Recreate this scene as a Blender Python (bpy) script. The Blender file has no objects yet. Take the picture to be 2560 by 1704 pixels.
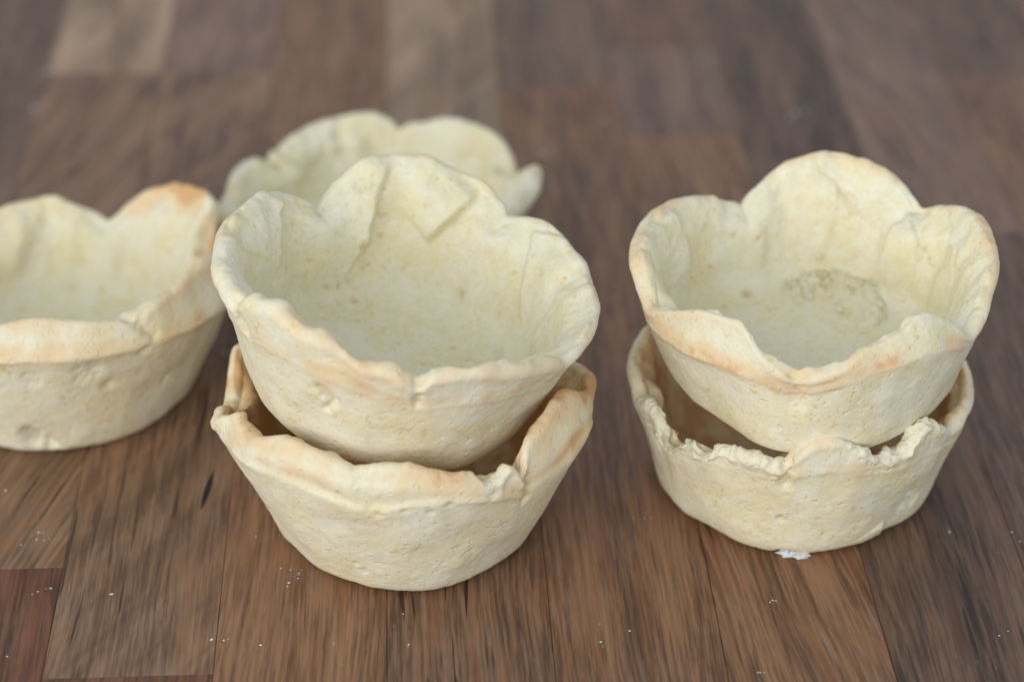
import bpy, math
import numpy as np
from mathutils import Matrix, Vector

sc = bpy.context.scene
col = sc.collection
MM = 0.001

# ------------------------------------------------------------------ camera
cam_d = bpy.data.cameras.new('camera')
cam = bpy.data.objects.new('camera', cam_d)
col.objects.link(cam)
PITCH = math.atan(3552 / 5800)
cam.location = (0.0, -0.39644, 0.24278)
cam.rotation_euler = (math.pi / 2 - PITCH, 0, 0)
cam_d.sensor_width = 36.0
cam_d.lens = 36.0 * 5800 / 2560
cam_d.clip_start = 0.01
cam_d.clip_end = 50
cam_d.dof.use_dof = True
cam_d.dof.focus_distance = 0.388
cam_d.dof.aperture_fstop = 9.5
cam_d.dof.aperture_blades = 7
sc.camera = cam

# ------------------------------------------------------------------ light: soft room daylight and a big window on the left
world = bpy.data.worlds.new('World')
sc.world = world
world.use_nodes = True
bg = world.node_tree.nodes['Background']
bg.inputs['Color'].default_value = (0.80, 0.89, 1.0, 1)
bg.inputs['Strength'].default_value = 0.66

def area(name, loc, target, sx, sy, power, color):
    d = bpy.data.lights.new(name, 'AREA')
    d.shape = 'RECTANGLE'; d.size = sx; d.size_y = sy
    d.energy = power; d.color = color
    o = bpy.data.objects.new(name, d)
    col.objects.link(o)
    o.location = loc
    o.rotation_euler = (Vector(target) - Vector(loc)).to_track_quat('-Z', 'Y').to_euler()
    return o
area('window_light', (-0.62, -1.15, 0.50), (0, 0, 0.02), 2.2, 0.80, 15.5, (1.0, 0.985, 0.965))

sc.view_settings.view_transform = 'Standard'
sc.view_settings.look = 'None'
sc.view_settings.exposure = 0.12
sc.view_settings.gamma = 1.0
sc.view_settings.use_curve_mapping = False
sc.cycles.use_denoising = True
sc.cycles.max_bounces = 8
sc.cycles.diffuse_bounces = 6

# ------------------------------------------------------------------ helpers
def mesh_obj(name, verts, faces, mat=None, parent=None, smooth=True):
    me = bpy.data.meshes.new(name)
    me.from_pydata([tuple(v) for v in verts], [], [tuple(f) for f in faces])
    me.update()
    if smooth:
        me.polygons.foreach_set('use_smooth', np.ones(len(me.polygons), bool))
    o = bpy.data.objects.new(name, me)
    col.objects.link(o)
    if mat: me.materials.append(mat)
    if parent: o.parent = parent
    return o

def tag(o, label=None, cat=None, group=None, kind=None):
    if label: o['label'] = label
    if cat: o['category'] = cat
    if group: o['group'] = group
    if kind: o['kind'] = kind
    return o

def empty(name, loc=(0, 0, 0), rot=None):
    o = bpy.data.objects.new(name, None)
    o.empty_display_size = 0.01
    col.objects.link(o)
    o.location = loc
    if rot is not None: o.rotation_euler = rot
    return o

def perlin(p, seed=0):
    """vectorised gradient noise, about -1..1; p (n,3)"""
    r = np.random.default_rng(seed)
    perm = r.permutation(256); perm = np.concatenate([perm, perm, perm])
    g = r.normal(size=(256, 3)); g /= np.linalg.norm(g, axis=1)[:, None]
    i = np.floor(p).astype(np.int64); f = p - i; i &= 255
    u = f * f * f * (f * (f * 6 - 15) + 10)
    out = 0
    for dx in (0, 1):
        wx = u[:, 0] if dx else 1 - u[:, 0]
        for dy in (0, 1):
            wy = u[:, 1] if dy else 1 - u[:, 1]
            for dz in (0, 1):
                wz = u[:, 2] if dz else 1 - u[:, 2]
                h = perm[perm[perm[(i[:, 0] + dx) & 255] + ((i[:, 1] + dy) & 255)] + ((i[:, 2] + dz) & 255)]
                d = (g[h] * (f - np.array([dx, dy, dz]))).sum(1)
                out = out + wx * wy * wz * d
    return out * 1.6

def fbm(p, scale, seed, octaves=3):
    o = 0; a = 1.0; q = p / scale
    for k in range(octaves):
        o = o + a * perlin(q + 17.3 * k, seed + k); q = q * 2.03; a *= 0.5
    return o

def sstep(a, b, x):
    t = np.clip((x - a) / (b - a), 0, 1)
    return t * t * (3 - 2 * t)

# ------------------------------------------------------------------ node helpers
class NT:
    def __init__(s, name):
        s.m = bpy.data.materials.new(name); s.m.use_nodes = True
        s.t = s.m.node_tree; s.b = s.t.nodes['Principled BSDF']
    def n(s, typ, **kw):
        nd = s.t.nodes.new(typ)
        for k, v in kw.items():
            if k[0] == '_': setattr(nd, k[1:], v)
            else:
                key = int(k[1:]) if k[0] == 'i' and k[1:].isdigit() else k.replace('_', ' ')
                s.put(nd.inputs[key], v)
        return nd
    def put(s, sock, v):
        if isinstance(v, bpy.types.NodeSocket): s.t.links.new(v, sock)
        else: sock.default_value = v
    def math(s, op, a, b=0.0, c=None, clamp=False):
        nd = s.t.nodes.new('ShaderNodeMath'); nd.operation = op; nd.use_clamp = clamp
        s.put(nd.inputs[0], a); s.put(nd.inputs[1], b)
        if c is not None: s.put(nd.inputs[2], c)
        return nd.outputs[0]
    def mix(s, f, a, b, blend='MIX'):
        nd = s.t.nodes.new('ShaderNodeMix'); nd.data_type = 'RGBA'; nd.blend_type = blend
        s.put(nd.inputs[0], f); s.put(nd.inputs[6], a); s.put(nd.inputs[7], b)
        return nd.outputs[2]
    def ramp(s, v, a, b, lo=0.0, hi=1.0):
        nd = s.t.nodes.new('ShaderNodeMapRange'); nd.interpolation_type = 'SMOOTHSTEP'
        s.put(nd.inputs[0], v); nd.inputs[1].default_value = a; nd.inputs[2].default_value = b
        nd.inputs[3].default_value = lo; nd.inputs[4].default_value = hi
        return nd.outputs[0]
    def noise(s, vec, scale, detail=2.0, rough=0.5, dist=0.0):
        nd = s.t.nodes.new('ShaderNodeTexNoise')
        s.put(nd.inputs['Vector'], vec); s.put(nd.inputs['Scale'], scale)
        nd.inputs['Detail'].default_value = detail; nd.inputs['Roughness'].default_value = rough
        nd.inputs['Distortion'].default_value = dist
        return nd.outputs['Fac']
    def mapping(s, vec, loc=(0, 0, 0), rot=(0, 0, 0), scale=(1, 1, 1)):
        nd = s.t.nodes.new('ShaderNodeMapping')
        s.put(nd.inputs[0], vec)
        nd.inputs[1].default_value = loc; nd.inputs[2].default_value = rot; nd.inputs[3].default_value = scale
        return nd.outputs[0]

def rgb(r, g, b): return (r, g, b, 1.0)
def srgb(r, g, b):
    f = lambda c: c / 12.92 if c <= 0.04045 else ((c + 0.055) / 1.055) ** 2.4
    return (f(r / 255), f(g / 255), f(b / 255), 1.0)

# ------------------------------------------------------------------ wood staves of the worktop
def wood_material(name, base, dark, light, seed, shear=0.0, band=0.5, pores=0.5, fibre=0.5, figure=0.0, knot=None, coarse=1.0):
    N = NT(name)
    tc = N.n('ShaderNodeTexCoord').outputs['Object']
    rng = np.random.default_rng(seed)
    off = tuple(rng.uniform(-5, 5, 3))
    # slow wander of the grain direction
    wob = N.noise(N.mapping(tc, off, scale=(22, 7, 1)), 1.0, 2.0)
    wob = N.math('MULTIPLY', N.math('SUBTRACT', wob, 0.5), 0.010)
    sep = N.n('ShaderNodeSeparateXYZ', i0=tc)
    x = N.math('ADD', N.math('ADD', sep.outputs[0], wob), N.math('MULTIPLY', sep.outputs[1], shear))
    cmb = N.n('ShaderNodeCombineXYZ', i0=x, i1=sep.outputs[1], i2=sep.outputs[2]).outputs[0]
    # growth bands
    b1 = N.noise(N.mapping(cmb, off, scale=(150 * coarse, 5, 1)), 1.0, 3.0, 0.55)
    b2 = N.noise(N.mapping(cmb, (off[1], off[2], 0), scale=(620 * coarse, 14, 1)), 1.0, 3.0, 0.6)
    # fine fibres
    fb = N.noise(N.mapping(cmb, (off[2], off[0], 0), scale=(1250, 50, 1)), 1.0, 5.0, 0.66)
    fb2 = N.noise(N.mapping(cmb, (off[0], off[1], 3), scale=(900, 52, 1)), 1.0, 4.0, 0.7)
    # pores: long narrow dark flecks
    pv = N.noise(N.mapping(cmb, (off[1], off[0], 1), scale=(760, 34, 1)), 1.0, 1.0, 0.5)
    pore = N.ramp(pv, 0.60, 0.67)
    pgate = N.ramp(N.noise(N.mapping(cmb, (off[0], 2, 2), scale=(60, 14, 1)), 1.0, 1.0), 0.38, 0.58)
    pore = N.math('MULTIPLY', pore, N.math('ADD', 0.35, N.math('MULTIPLY', pgate, 0.65)))
    c = N.mix(N.ramp(b1, 0.30, 0.70), dark, light)
    c = N.mix(1.0 - band, c, base)
    c = N.mix(N.math('MULTIPLY', N.ramp(b2, 0.50, 0.72), 0.55 * band + 0.15), c, dark)
    c = N.mix(min(1.0, 0.85 * fibre), c, N.mix(N.ramp(fb, 0.39, 0.61), dark, light))
    gl = sum(light[:3]) / 3
    fb3 = N.noise(N.mapping(cmb, (off[1], 5, 8), scale=(2600, 170, 1)), 1.0, 4.0, 0.75)
    c = N.mix(N.math('MULTIPLY', N.ramp(fb3, 0.52, 0.66), 0.55 * fibre), c, light)
    c = N.mix(N.math('MULTIPLY', N.ramp(fb3, 0.48, 0.34), 0.55 * fibre), c, dark)
    c = N.mix(N.math('MULTIPLY', N.ramp(fb2, 0.54, 0.66), 0.50 * fibre), c, rgb(gl * 1.16, gl * 0.98, gl * 0.84))
    c = N.mix(N.math('MULTIPLY', N.ramp(N.noise(N.mapping(cmb, (off[2], 7, 3), scale=(420, 26, 1)), 1.0, 2.0), 0.52, 0.68), 0.45), c, (base[0] * 1.15, base[1] * .92, base[2] * .72, 1))
    if figure > 0:      # slanting cathedral shading across the stave
        fv = N.math('ADD', sep.outputs[0], N.math('MULTIPLY', sep.outputs[1], -0.62))
        fx = N.n('ShaderNodeCombineXYZ', i0=fv, i1=N.math('MULTIPLY', sep.outputs[1], 0.12)).outputs[0]
        f1 = N.noise(N.mapping(fx, off, scale=(150, 60, 1)), 1.0, 3.0, 0.55, 0.3)
        c = N.mix(N.math('MULTIPLY', N.ramp(f1, 0.50, 0.64), figure), c, dark)
        c = N.mix(N.math('MULTIPLY', N.ramp(f1, 0.50, 0.36), figure * 0.6), c, light)
    deep = tuple(v * 0.45 for v in dark[:3]) + (1.0,)
    c = N.mix(N.math('MULTIPLY', pore, min(1.0, pores * 1.15)), c, deep)
    # blotchy wear
    wv = N.noise(N.mapping(cmb, off, scale=(120, 26, 1)), 1.0, 4.0, 0.6)
    c = N.mix(N.math('MULTIPLY', N.ramp(wv, 0.50, 0.68), 0.42), c, light)
    c = N.mix(N.math('MULTIPLY', N.ramp(wv, 0.48, 0.32), 0.38), c, dark)
    # dusting of flour rubbed into the grain
    dv = N.noise(N.mapping(tc, off, scale=(900, 420, 1)), 1.0, 2.0, 0.7)
    dg = N.noise(N.mapping(tc, (off[1], 3, 0), scale=(40, 40, 1)), 1.0, 2.0)
    dust = N.math('MULTIPLY', N.ramp(dv, 0.66, 0.78), N.ramp(dg, 0.46, 0.68))
    c = N.mix(N.math('MULTIPLY', dust, 0.35), c, rgb(0.45, 0.43, 0.45))
    if knot:            # dark bark pocket: (x, y, half width, half length) in stave coordinates
        kx = N.math('DIVIDE', N.math('SUBTRACT', N.math('SUBTRACT', sep.outputs[0], knot[0]), N.math('MULTIPLY', N.math('SUBTRACT', sep.outputs[1], knot[1]), 0.12)), knot[2])
        ky = N.math('DIVIDE', N.math('SUBTRACT', sep.outputs[1], knot[1]), knot[3])
        kd = N.math('ADD', N.math('ABSOLUTE', kx), N.math('MULTIPLY', ky, ky))
        c = N.mix(N.ramp(kd, 1.1, 0.75), c, rgb(0.008, 0.006, 0.006))
    N.put(N.b.inputs['Base Color'], c)
    ro = N.math('ADD', 0.46, N.math('MULTIPLY', fb, 0.22))
    N.put(N.b.inputs['Roughness'], ro)
    N.b.inputs['Specular IOR Level'].default_value = 0.5
    ht = N.math('SUBTRACT', N.math('ADD', N.math('MULTIPLY', fb, 0.6), N.math('MULTIPLY', fb2, 0.4)), N.math('MULTIPLY', pore, 1.0))
    bp = N.n('ShaderNodeBump', Strength=0.55, Distance=0.00022, Height=ht)
    N.put(N.b.inputs['Normal'], bp.outputs[0])
    return N.m

GRAIN = math.atan2(312, 6801)      # the staves run slightly to the left of straight ahead
def uv(u, v):                      # stave frame (mm) -> world (m)
    c, s = math.cos(GRAIN), math.sin(GRAIN)
    return ((u * c - v * s) * MM, (u * s + v * c) * MM)

core_n = NT('worktop_core')
core_n.b.inputs['Base Color'].default_value = rgb(0.03, 0.018, 0.012)
core_n.b.inputs['Roughness'].default_value = 0.8

def slab(u0, u1, v0, v1, z0, z1, bev):
    hu, hv = (u1 - u0) / 2 * MM, (v1 - v0) / 2 * MM
    z0 *= MM; z1 *= MM; b = bev * MM
    vs = []
    for (sx, sy) in ((-1, -1), (1, -1), (1, 1), (-1, 1)):
        vs += [(sx * hu, sy * hv, z0), (sx * hu, sy * hv, z1 - b), (sx * (hu - b), sy * (hv - b), z1)]
    fs = [(9, 6, 3, 0), (2, 5, 8, 11)]
    for k in range(4):
        a, n = 3 * k, 3 * ((k + 1) % 4)
        fs += [(a, n, n + 1, a + 1), (a + 1, n + 1, n + 2, a + 2)]
    return vs, fs

U = [-220.0, -192.2, -164.4, -136.6, -108.8, -80.9, -53.2, -25.0, 2.3, 30.3, 57.4, 84.9, 112.7, 140.5, 168.3, 196.1, 224.0]
V0, V1 = -260.0, 420.0
vs, fs = slab(U[0] + 1, U[-1] - 1, V0 + 1, V1 - 1, -36, -20.05, 0.5)
worktop = mesh_obj('worktop', vs, fs, core_n.m, smooth=False)
wx, wy = uv((U[0] + U[-1]) / 2, (V0 + V1) / 2)
worktop.location = (wx, wy, 0); worktop.rotation_euler = (0, 0, GRAIN)
tag(worktop, 'brown oiled wooden worktop of long glued staves under the pastry cups', 'worktop', kind='structure')

# tones: base, dark, light (linear)
T = dict(
    tan=(rgb(0.150, 0.092, 0.056), rgb(0.075, 0.043, 0.026), rgb(0.240, 0.160, 0.105)),
    warm=(rgb(0.142, 0.077, 0.041), rgb(0.066, 0.031, 0.016), rgb(0.230, 0.138, 0.080)),
    red=(rgb(0.105, 0.042, 0.020), rgb(0.048, 0.017, 0.008), rgb(0.175, 0.082, 0.045)),
    mid=(rgb(0.125, 0.070, 0.042), rgb(0.052, 0.027, 0.017), rgb(0.205, 0.130, 0.085)),
    dark=(rgb(0.085, 0.050, 0.034), rgb(0.030, 0.017, 0.013), rgb(0.150, 0.096, 0.066)),
    umber=(rgb(0.100, 0.060, 0.042), rgb(0.048, 0.028, 0.021), rgb(0.165, 0.112, 0.080)),
    pale=(rgb(0.250, 0.185, 0.125), rgb(0.120, 0.078, 0.052), rgb(0.330, 0.262, 0.190)),
    rose=(rgb(0.145, 0.092, 0.070), rgb(0.078, 0.046, 0.036), rgb(0.215, 0.150, 0.120)),
)
# per column: list of (start v, end v, tone, options)
COLS = {
    0: [(V0, 60, 'mid', {}), (60, V1, 'umber', {})],
    1: [(V0, -20, 'umber', {}), (-20, V1, 'mid', {})],
    2: [(V0, 100, 'dark', {}), (100, V1, 'umber', {})],
    3: [(V0, -60, 'mid', {}), (-60, 210, 'umber', dict(band=.7)), (210, V1, 'dark', {})],
    4: [(V0, -71.2, 'red', dict(band=.5, fibre=.5, pores=.25)), (-71.2, 131, 'tan', dict(shear=-.30, pores=.9, fibre=.55, coarse=.8, band=.4)), (131, V1, 'pale', dict(band=.9, coarse=.38, fibre=.25, pores=.2))],
    5: [(V0, -101, 'red', dict(band=.5)), (-101, 131, 'tan', dict(figure=.36, pores=.75, band=.25, fibre=.6, knot=(0.0095, None, 0.00065, 0.0068))), (131, V1, 'rose', dict(shear=-.12))],
    6: [(V0, 250, 'warm', dict(band=.55, fibre=.62, pores=.35)), (250, V1, 'mid', {})],
    7: [(V0, 62, 'mid', dict(pores=.95, fibre=.6, band=.6)), (62, V1, 'pale', dict(band=.6, coarse=.5, figure=.25, fibre=.25, pores=.15))],
    8: [(V0, 118, 'warm', dict(band=.6, fibre=.66, pores=.4, coarse=1.2)), (118, V1, 'umber', dict(band=.9, coarse=.5))],
    9: [(V0, 90, 'warm', dict(shear=.10, band=.5, fibre=.6, pores=.6)), (90, 140, 'rose', dict(band=.5)), (140, V1, 'mid', {})],
    10: [(V0, 210, 'dark', dict(band=.8, pores=.8, fibre=.6, coarse=.9)), (210, V1, 'umber', {})],
    11: [(V0, 40, 'umber', dict(band=.6, fibre=.6)), (40, V1, 'rose', dict(shear=.1, band=.7))],
    12: [(V0, 120, 'mid', dict(band=.6)), (120, V1, 'umber', {})],
    13: [(V0, 20, 'dark', {}), (20, V1, 'mid', dict(band=.8))],
    14: [(V0, 150, 'umber', {}), (150, V1, 'mid', {})],
    15: [(V0, 80, 'mid', {}), (80, V1, 'umber', {})],
}
GAP = 0.03
k = 0
for ci, lst in COLS.items():
    for (a, b, tone, opt) in lst:
        opt = dict(opt)
        if opt.get('knot'):
            kn = list(opt['knot']); kn[1] = (-49.0 - (a + b) / 2) * MM; opt['knot'] = tuple(kn)
        base, dk, lt = T[tone]
        dk = tuple(v * .80 for v in dk[:3]) + (1.0,); lt = tuple(v * 1.22 for v in lt[:3]) + (1.0,)
        rr = np.random.default_rng(500 + k); jv = 1.13 * (1 + rr.uniform(-.08, .08))
        jit = lambda c: (c[0] * jv * 1.04, c[1] * jv * .89, c[2] * jv * .76, 1.0)
        m = wood_material('wood_%s' % tone, jit(base), jit(dk), jit(lt), 100 + k, **opt)
        vs, fs = slab(U[ci] + GAP, U[ci + 1] - GAP, a + GAP, b - GAP, -20, 0, 0.09)
        o = mesh_obj('stave', vs, fs, m, worktop, smooth=False)
        o.location = (((U[ci] + U[ci + 1]) / 2 - (U[0] + U[-1]) / 2) * MM, ((a + b) / 2 - (V0 + V1) / 2) * MM, 0)
        k += 1

# ------------------------------------------------------------------ pastry material
def pastry_material(name, seed, tint=(1, 1, 1)):
    N = NT(name)
    tc = N.n('ShaderNodeTexCoord').outputs['Object']
    v = N.mapping(tc, (seed * 0.37, seed * 0.61, seed * 0.13))
    at = N.n('ShaderNodeAttribute', _attribute_name='bake')
    sp = N.n('ShaderNodeSeparateColor', i0=at.outputs['Color'])
    toast, torn, flour = sp.outputs[0], sp.outputs[1], sp.outputs[2]
    pore = at.outputs['Alpha']
    cream = rgb(0.765 * tint[0], 0.715 * tint[1], 0.530 * tint[2])
    butter = rgb(0.745 * tint[0], 0.665 * tint[1], 0.415 * tint[2])
    pale = rgb(0.795, 0.765, 0.640)
    n1 = N.noise(v, 110, 4.0, 0.62)
    n2 = N.noise(v, 360, 4.0, 0.65)
    n3 = N.noise(v, 1500, 3.0, 0.6)
    c = N.mix(N.ramp(n1, 0.40, 0.62), cream, butter)
    c = N.mix(N.math('MULTIPLY', N.ramp(n2, 0.50, 0.66), 0.50), c, pale)
    c = N.mix(N.math('MULTIPLY', N.ramp(n2, 0.43, 0.33), 0.28), c, rgb(0.72, 0.59, 0.34))
    c = N.mix(N.math('MULTIPLY', N.ramp(n3, 0.54, 0.68), 0.40), c, rgb(0.82, 0.80, 0.72))
    c = N.mix(N.math('MULTIPLY', N.ramp(n3, 0.46, 0.32), 0.35), c, rgb(0.68, 0.57, 0.36))
    # buttery specks
    spk = N.math('MULTIPLY', N.ramp(N.noise(v, 560, 1.0, 0.5), 0.66, 0.72), N.ramp(n1, 0.42, 0.56))
    c = N.mix(N.math('MULTIPLY', spk, 0.55), c, rgb(0.64, 0.47, 0.21))
    # baked colour towards the rim, plus amber gap shade painted inside the lower cups
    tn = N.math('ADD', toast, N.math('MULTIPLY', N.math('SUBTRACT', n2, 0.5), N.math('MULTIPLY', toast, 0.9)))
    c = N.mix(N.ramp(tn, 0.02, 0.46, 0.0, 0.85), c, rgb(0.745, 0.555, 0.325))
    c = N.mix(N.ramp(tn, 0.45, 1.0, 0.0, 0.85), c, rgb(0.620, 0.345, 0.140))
    c = N.mix(N.math('MULTIPLY', pore, 0.62), c, rgb(0.60, 0.43, 0.19))
    # torn crumb
    c = N.mix(N.math('MULTIPLY', torn, 0.75), c, rgb(0.775, 0.725, 0.555))
    # flour
    fl = N.math('MULTIPLY', N.ramp(N.noise(v, 420, 3.0, 0.7), 0.60, 0.72), 0.30)
    fl = N.math('ADD', fl, flour, clamp=True)
    c = N.mix(N.math('MULTIPLY', fl, 0.6), c, rgb(0.86, 0.83, 0.76))
    N.put(N.b.inputs['Base Color'], c)
    N.put(N.b.inputs['Roughness'], N.math('ADD', 0.52, N.math('MULTIPLY', n2, 0.35)))
    N.b.inputs['Specular IOR Level'].default_value = 0.32
    pit = N.ramp(N.noise(v, 800, 1.0, 0.5), 0.63, 0.74)
    ht = N.math('ADD', N.math('MULTIPLY', n3, 0.55), N.math('MULTIPLY', n2, 0.9))
    ht = N.math('SUBTRACT', ht, N.math('MULTIPLY', pit, 0.9))
    ht = N.math('ADD', ht, N.math('MULTIPLY', torn, N.math('MULTIPLY', N.noise(v, 1300, 2.0, 0.6), 2.2)))
    bp = N.n('ShaderNodeBump', Strength=0.50, Distance=0.00026, Height=ht)
    N.put(N.b.inputs['Normal'], bp.outputs[0])
    return N.m

def flour_material():
    N = NT('flour')
    tc = N.n('ShaderNodeTexCoord').outputs['Object']
    n2 = N.noise(tc, 1500, 3.0, 0.6)
    N.put(N.b.inputs['Base Color'], N.mix(N.ramp(n2, 0.4, 0.7), rgb(0.62, 0.61, 0.59), rgb(0.74, 0.74, 0.75)))
    N.b.inputs['Roughness'].default_value = 0.9
    bp = N.n('ShaderNodeBump', Strength=0.6, Distance=0.0002, Height=n2)
    N.put(N.b.inputs['Normal'], bp.outputs[0])
    return N.m
FLOUR = flour_material()

# ------------------------------------------------------------------ pastry cup builder
def cyl(a, r, h):
    return np.array([r * math.cos(math.radians(a)), r * math.sin(math.radians(a)), h])

def ptab(tab, th):
    """periodic linear interpolation of rows (theta, a, b, ...)"""
    t = sorted(tab, key=lambda q: q[0] % 360)
    x = np.array([q[0] % 360 for q in t], float)
    y = np.array([q[1:] for q in t], float)
    x = np.concatenate([x[-2:] - 360, x, x[:2] + 360]); y = np.concatenate([y[-2:], y, y[:2]])
    return [np.interp(th, x, y[:, i]) for i in range(y.shape[1])]

def gsm(a, sig):
    """periodic gaussian smoothing over samples"""
    n = len(a); kx = np.arange(-n // 2, n - n // 2)
    w = np.exp(-0.5 * (kx / max(sig, 1e-3)) ** 2); w /= w.sum()
    return np.real(np.fft.ifft(np.fft.fft(a) * np.fft.fft(np.fft.ifftshift(w))))

def chaikin(P, it):
    for _ in range(it):
        Q = 0.75 * P[:, :-1] + 0.25 * P[:, 1:]; R = 0.25 * P[:, :-1] + 0.75 * P[:, 1:]
        M = np.empty((P.shape[0], 2 * (P.shape[1] - 1) + 2, 2))
        M[:, 0] = P[:, 0]; M[:, -1] = P[:, -1]; M[:, 1:-1:2] = Q; M[:, 2:-1:2] = R
        P = M
    return P

def resample(P, fr):
    out = np.empty((P.shape[0], len(fr), 2))
    for j in range(P.shape[0]):
        d = np.hypot(*(P[j, 1:] - P[j, :-1]).T); s = np.concatenate([[0], np.cumsum(d)]); s /= s[-1]
        out[j, :, 0] = np.interp(fr, s, P[j, :, 0]); out[j, :, 1] = np.interp(fr, s, P[j, :, 1])
    return out

def polyline_field(p, nrm, pts, side=1):
    """distance to a polyline of (theta, r, h), signed tangentially, and the fraction along it"""
    q = np.array(pts, float)
    q = q[np.concatenate([[True], np.linalg.norm(np.diff(q, axis=0), axis=1) > 1e-3])]
    best = np.full(len(p), 1e9); sg = np.ones(len(p)); fr = np.zeros(len(p)); tot = len(q) - 1
    for i in range(tot):
        a, b = q[i], q[i + 1]; ab = b - a
        t = np.clip(((p - a) @ ab) / (ab @ ab), 0, 1)
        dv = p - (a + t[:, None] * ab); d = np.linalg.norm(dv, axis=1)
        s = np.sign((np.cross(ab, nrm) * dv).sum(1))
        m = d < best
        best[m] = d[m]; sg[m] = s[m]; fr[m] = (i + t[m]) / tot
    return best, sg * side, fr

def make_cup(name, label, pos, tilt, base, ridge, tip, notches, seed, th0=4.0, floor=4.5, nt=600, n_out=96, n_in=104,
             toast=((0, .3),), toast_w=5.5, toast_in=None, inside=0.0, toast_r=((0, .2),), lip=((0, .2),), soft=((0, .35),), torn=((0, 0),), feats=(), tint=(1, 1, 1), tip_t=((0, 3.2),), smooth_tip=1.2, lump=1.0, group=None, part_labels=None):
    th = np.arange(nt) * 360.0 / nt
    tr = np.radians(th)
    rng = np.random.default_rng(seed)
    sg = nt / 360.0
    r0, = ptab(base, th); r0 = gsm(r0, 5 * sg)
    rr, hr = ptab(ridge, th); rr = gsm(rr, 3 * sg); hr = gsm(hr, 3 * sg)
    rt, ht = ptab(tip, th); rt = gsm(rt, smooth_tip * sg); ht = gsm(ht, smooth_tip * sg)
    tv, = ptab(torn, th); tv = gsm(tv, 1.5 * sg)
    tt, = ptab(tip_t, th); tt = gsm(tt, 3 * sg)
    tz, = ptab(toast, th); tz = gsm(tz, 4 * sg)
    tzr, = ptab(toast_r, th); tzr = gsm(tzr, 4 * sg)
    lp, = ptab(lip, th); lp = gsm(lp, 3 * sg)
    sf, = ptab(soft, th); sf = gsm(sf, 4 * sg)
    circ = np.stack([np.cos(tr) * 30, np.sin(tr) * 30, 0 * tr + seed], 1)
    ht = ht + 0.18 * fbm(circ, 3.0, seed + 3) + tv * (0.55 * fbm(circ, 3.1, seed + 4, 2) + 0.3 * fbm(circ, .8, seed + 8, 2))
    tt = tt * (1 + tv * 0.35 * fbm(circ, 2.4, seed + 12, 2))
    rt = rt + tv * 0.5 * fbm(circ, 2.0, seed + 13, 2)
    lp = lp * np.clip(0.55 + 0.9 * fbm(circ, 11.0, seed + 14, 2), 0, 1.4)
    th_ = th0 + 0.35 * fbm(circ, 14.0, seed + 5, 2)
    for q in notches:
        dq = (th - q + 180) % 360 - 180
        th_ = th_ + 1.5 * np.exp(-(dq / 8.0) ** 2)
    hr = np.minimum(hr, ht - 1.2)
    # unit directions at the tip
    d = np.stack([rt - rr, ht - hr], 1); d /= np.linalg.norm(d, axis=1)[:, None]
    n = np.stack([-d[:, 1], d[:, 0]], 1)                # towards the inside of the cup
    TP = np.stack([rt, ht], 1) + n * (tt * 0.3)[:, None]; RG = np.stack([rr, hr], 1)
    Z = np.zeros(nt)
    Eo = TP - d * (tt * 0.5)[:, None] - n * (tt * 0.5)[:, None]
    Ei = TP - d * (tt * 0.5)[:, None] + n * (tt * 0.5)[:, None]
    B2 = np.stack([r0 + 0.75, Z + 4.2], 1)
    lerp = lambda a, b, t: a + (b - a) * t
    wn = np.stack([-(hr - 1.7), rr - r0], 1); wn /= np.linalg.norm(wn, axis=1)[:, None]      # inward normal of the wall
    RL = RG - wn * lp[:, None]
    RL = lerp(RL, 0.5 * (lerp(B2, RG, .72) + lerp(RG, Eo, .55)), 0.8 * sf[:, None])
    So = np.stack([np.stack([Z + 0.03, Z], 1), np.stack([r0 * .6, Z], 1), np.stack([r0 - 5.5, Z], 1), np.stack([r0 - 2.2, Z + .05], 1),
                   np.stack([r0 - .45, Z + 1.3], 1), B2, lerp(B2, RG, .35), lerp(B2, RG, .7), lerp(B2, RG, .90), RL - np.array([0, .3]), RL + d * .5, lerp(RG, Eo, .4), lerp(RG, Eo, .8), Eo], 1)
    So = chaikin(So, 3)
    RI = RG + wn * th_[:, None]
    kk = (rr - r0) / (hr - 1.7)
    BI = np.stack([r0 + kk * (floor + 2.2) - th_, Z + floor + 2.6], 1)
    Si = np.stack([Ei, lerp(Ei, RI, .25), lerp(Ei, RI, .7), RI, lerp(RI, BI, .35), lerp(RI, BI, .75), BI,
                   np.stack([r0 - th_ - 1.0, Z + floor + .35], 1), np.stack([r0 - th_ - 4.5, Z + floor], 1), np.stack([r0 * .4, Z + floor - .2], 1), np.stack([Z + 0.03, Z + floor - .2], 1)], 1)
    Si = chaikin(Si, 3)
    fo = np.concatenate([np.linspace(0, .40, 9, endpoint=False), np.linspace(.40, 1, n_out)])
    fi = np.concatenate([np.linspace(0, .62, int(n_in * .68), endpoint=False), np.linspace(.62, 1, n_in - int(n_in * .68))])
    Po = resample(So, fo); Pi = resample(Si, fi)
    nc = 9
    an = np.linspace(-1, 1, nc + 2)[1:-1] * math.pi / 2
    mid = TP - d * (tt * 0.5)[:, None]
    CP = mid[:, None, :] + n[:, None, :] * (np.sin(an)[None, :, None] * (tt * .5)[:, None, None]) + d[:, None, :] * (np.cos(an)[None, :, None] * (tt * .5)[:, None, None])
    G = np.concatenate([Po, CP, Pi], 1)                  # (nt, rows, 2)
    rows = G.shape[1]; no = Po.shape[1]
    X = np.stack([G[:, :, 0] * np.cos(tr)[:, None], G[:, :, 0] * np.sin(tr)[:, None], G[:, :, 1]], 2)

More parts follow.
